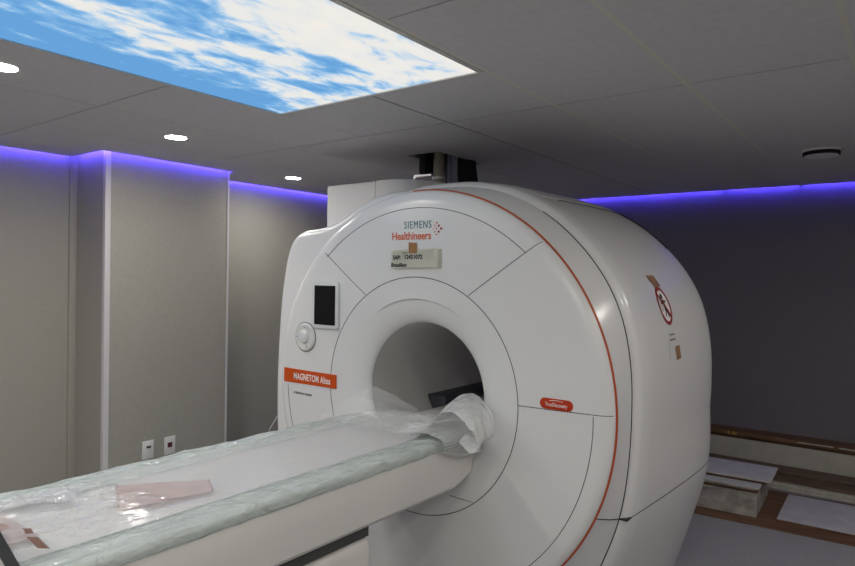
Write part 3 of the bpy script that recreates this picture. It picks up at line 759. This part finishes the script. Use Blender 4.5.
# stiff milky loop at the right corner and the sheet hanging from it
def loop(u, v):
    c = catmull([(.06, 2.40, .972), (.17, 2.42, .985), (.235, 2.42, 1.050), (.285, 2.405, 1.100), (.360, 2.38, 1.120), (.435, 2.36, 1.092), (.487, 2.345, 1.055), (.508, 2.34, 1.00), (.492, 2.345, .965), (.435, 2.36, .952), (.375, 2.385, .968)], u)
    w = .25 * (1 - .35 * u); k = v - .5
    x = c[0] - .03 * k; y = c[1] + w * k - .02; z = c[2] + .050 * k * math.sin(u * PI) - .02 * (2 * k) ** 2
    q = .010 * nz(x, y, 10, 41) + .006 * fold(x * .7, y * .7, 24, 44)
    return (XC + x + q * .6, y - abs(q) * .3, z + q)
sheet('milky_film', loop, 80, 40, M['film_thick'], 'stiff milky film looped up over the right corner of the table end', 'plastic film', 0)
def hang(u, v):
    y = 2.20 + .28 * u
    x, z = catmull([(.17, .975), (.25, .986), (.330, .980), (.364, .952), (.368, .905), (.358, .868)], v)
    dip = max(.32, 1 - .9 * max(0, .5 - u) - .6 * max(0, u - .8))
    z = .978 - (.978 - z) * dip if v > .3 else z
    q = .004 * nz(y * 2, z * 2, 9, 51)
    return (XC + x + abs(q) + .003 + .06 * max(0, u - .6) * v, y, z + q)
sheet('bubble_wrap', hang, 70, 40, M['bubble'], 'patch of bubble wrap hanging over the right side of the table end', 'bubble wrap', 0)

# ------------------------------------------------------------------ boards and planks on the floor at the back
def board(name, x0, x1, y0, y1, z0, z1, m, label, cat, group=None, rz=0., face=None, bev=.0015):
    cx, cy = (x0 + x1)/2, (y0 + y1)/2
    bm = bx(bmesh.new(), x0 - cx, x1 - cx, y0 - cy, y1 - cy, 0, z1 - z0, bev, 1)
    o = obj(name, bm, m); o.location = (cx, cy, z0); o.rotation_euler = (0, 0, rz); tag(o, label, cat, group)
    if face:
        b2 = bx(bmesh.new(), x0 - cx + .001, x1 - cx - .001, y0 - cy + .001, y1 - cy - .001, z1 - z0, z1 - z0 + .002)
        obj('white_face', b2, face, o)
    return o
A_ = R(2.4)
board('brown_board', -2.35, .95, 4.83, 5.72, .0, .010, M['wood_brown'], 'wide thin brown board lying on the floor under the white boards', 'board', rz=A_)
board('board_pack', -2.08, -.845, 4.93, 5.56, .013, .165, M['pack'], 'thick mottled pale pack at the bottom of the board stack', 'board pack', rz=A_)
zb = .166
for k, (dx, dy, lab) in enumerate(((0, 0, 'lowest thin cream board on the mottled pack'), (.004, .006, 'second thin cream board above the mottled pack'), (-.004, .002, 'third thin cream board above the mottled pack'))):
    board('thin_board', -2.08 + dx, -.845 + dx, 4.925 + dy, 5.55 + dy, zb, zb + .016, M['board_edge'] if k != 1 else M['wood_brown'], ['lowest thin cream board on the mottled pack', 'thin brown board between the cream boards of the stack', 'upper cream board just below the white faced one'][k], 'board', 'thin boards in the stack', A_); zb += .017
board('thin_board', -2.06, -.825, 4.90, 5.52, zb, zb + .013, M['board_edge'], 'white faced board at the front edge of the stack', 'board', 'thin boards in the stack', A_, M['board']); zb += .0155
board('thin_board', -2.02, -.80, 5.02, 5.44, zb, zb + .018, M['wood_brown'], 'thin brown board under the topmost white board', 'board', 'thin boards in the stack', A_); zb += .019
board('thin_board', -2.00, -.765, 5.00, 5.42, zb, zb + .010, M['board_edge'], 'topmost white board of the stack, set back and sticking out to the right', 'board', 'thin boards in the stack', A_, M['board'])
board('flat_board', -.72, .55, 5.0, 5.64, .012, .026, M['wood_brown'], 'single white panel lying flat on the brown board at right', 'board', None, R(1.2), M['board'])
# long planks along the back wall
ZP = 0
for k, lab in enumerate(('lowest long white edged plank in front of the dark planks', 'upper long white edged plank in front of the dark planks')):
    board('long_plank', -3.0, 1.3, 5.79 + .01 * k, 5.98, .003 + .024 * k, .025 + .024 * k, M['board_edge'], lab, 'plank', 'long planks along the back wall', R(-.6))
board('long_plank', -3.0, 1.3, 5.84, 6.19, .052, .076, M['wood_dark'], 'long dark grained plank lying in front of the cream board', 'plank', 'long planks along the back wall', R(-.6))
board('long_plank', -3.0, 1.3, 6.00, 6.20, .077, .098, M['wood_dark'], 'short stepped dark grained plank against the foot of the cream board', 'plank', 'long planks along the back wall', R(-.6))
board('cream_board', -3.0, 1.3, 6.235, 6.262, .0, .258, M['skirt'], 'long cream board standing on edge along the back wall', 'board', None, R(-.6))
ob = board('brown_plank', -3.0, 1.3, 6.30, 6.40, .0, .275, M['wood_brown'], 'brown plank on edge with a yellow mark, behind the cream board', 'plank', 'brown planks against the back wall', R(-.6))
board('brown_plank', -3.0, 1.3, 6.27, 6.455, .277, .315, M['wood_brown'], 'topmost brown plank lying flat under the dark wall, with a yellow mark', 'plank', 'brown planks against the back wall', R(-.2))
ob['label'] = 'brown plank on edge, hidden low behind the cream board'
t2 = bpy.data.objects['brown_plank.001']
bm = bmesh.new()
for a in ((-.45, -.437, .006, .034), (-.45, -.425, .006, .011), (-.412, -.400, .006, .034), (-.412, -.385, .029, .034), (-.412, -.385, .017, .021), (-.389, -.379, .006, .034)):
    bx(bm, a[0], a[1], -.0945, -.0925, a[2], a[3])
obj('yellow_mark', bm, M['yellow'], t2)
for x0, x1 in ((.10, .36), (.40, .75)):
    bm = bmesh.new(); bx(bm, x0, x1, -.094, -.0925, .016, .024); obj('pale_slot', bm, M['board_edge'], t2)

# ------------------------------------------------------------------ camera and world
cam = bpy.data.cameras.new('camera'); co = bpy.data.objects.new('camera', cam); C.objects.link(co)
cam.sensor_width = 36; cam.lens = 642.548 / 855 * 36; cam.clip_start = .01
yaw, pitch, roll = R(36.9746), R(-.56999), R(.86655)
fwd = Vector((-math.sin(yaw) * math.cos(pitch), math.cos(yaw) * math.cos(pitch), math.sin(pitch)))
right = Vector((math.cos(yaw), math.sin(yaw), 0)); up = right.cross(fwd)
r2 = right * math.cos(roll) + up * math.sin(roll); u2 = -right * math.sin(roll) + up * math.cos(roll)
co.matrix_world = Matrix(((r2.x, u2.x, -fwd.x, 0), (r2.y, u2.y, -fwd.y, 0), (r2.z, u2.z, -fwd.z, CAMZ), (0, 0, 0, 1)))
SC.camera = co
w = bpy.data.worlds.new('world'); SC.world = w; w.use_nodes = True
w.node_tree.nodes['Background'].inputs['Color'].default_value = (.02, .02, .025, 1)
w.node_tree.nodes['Background'].inputs['Strength'].default_value = .3
SC.view_settings.view_transform = 'Standard'; SC.view_settings.look = 'None'
SC.view_settings.exposure = 0.33; SC.view_settings.gamma = 1.0; SC.view_settings.use_curve_mapping = False
SC.cycles.use_denoising = True
SC.cycles.max_bounces = 10; SC.cycles.diffuse_bounces = 6; SC.cycles.transparent_max_bounces = 24
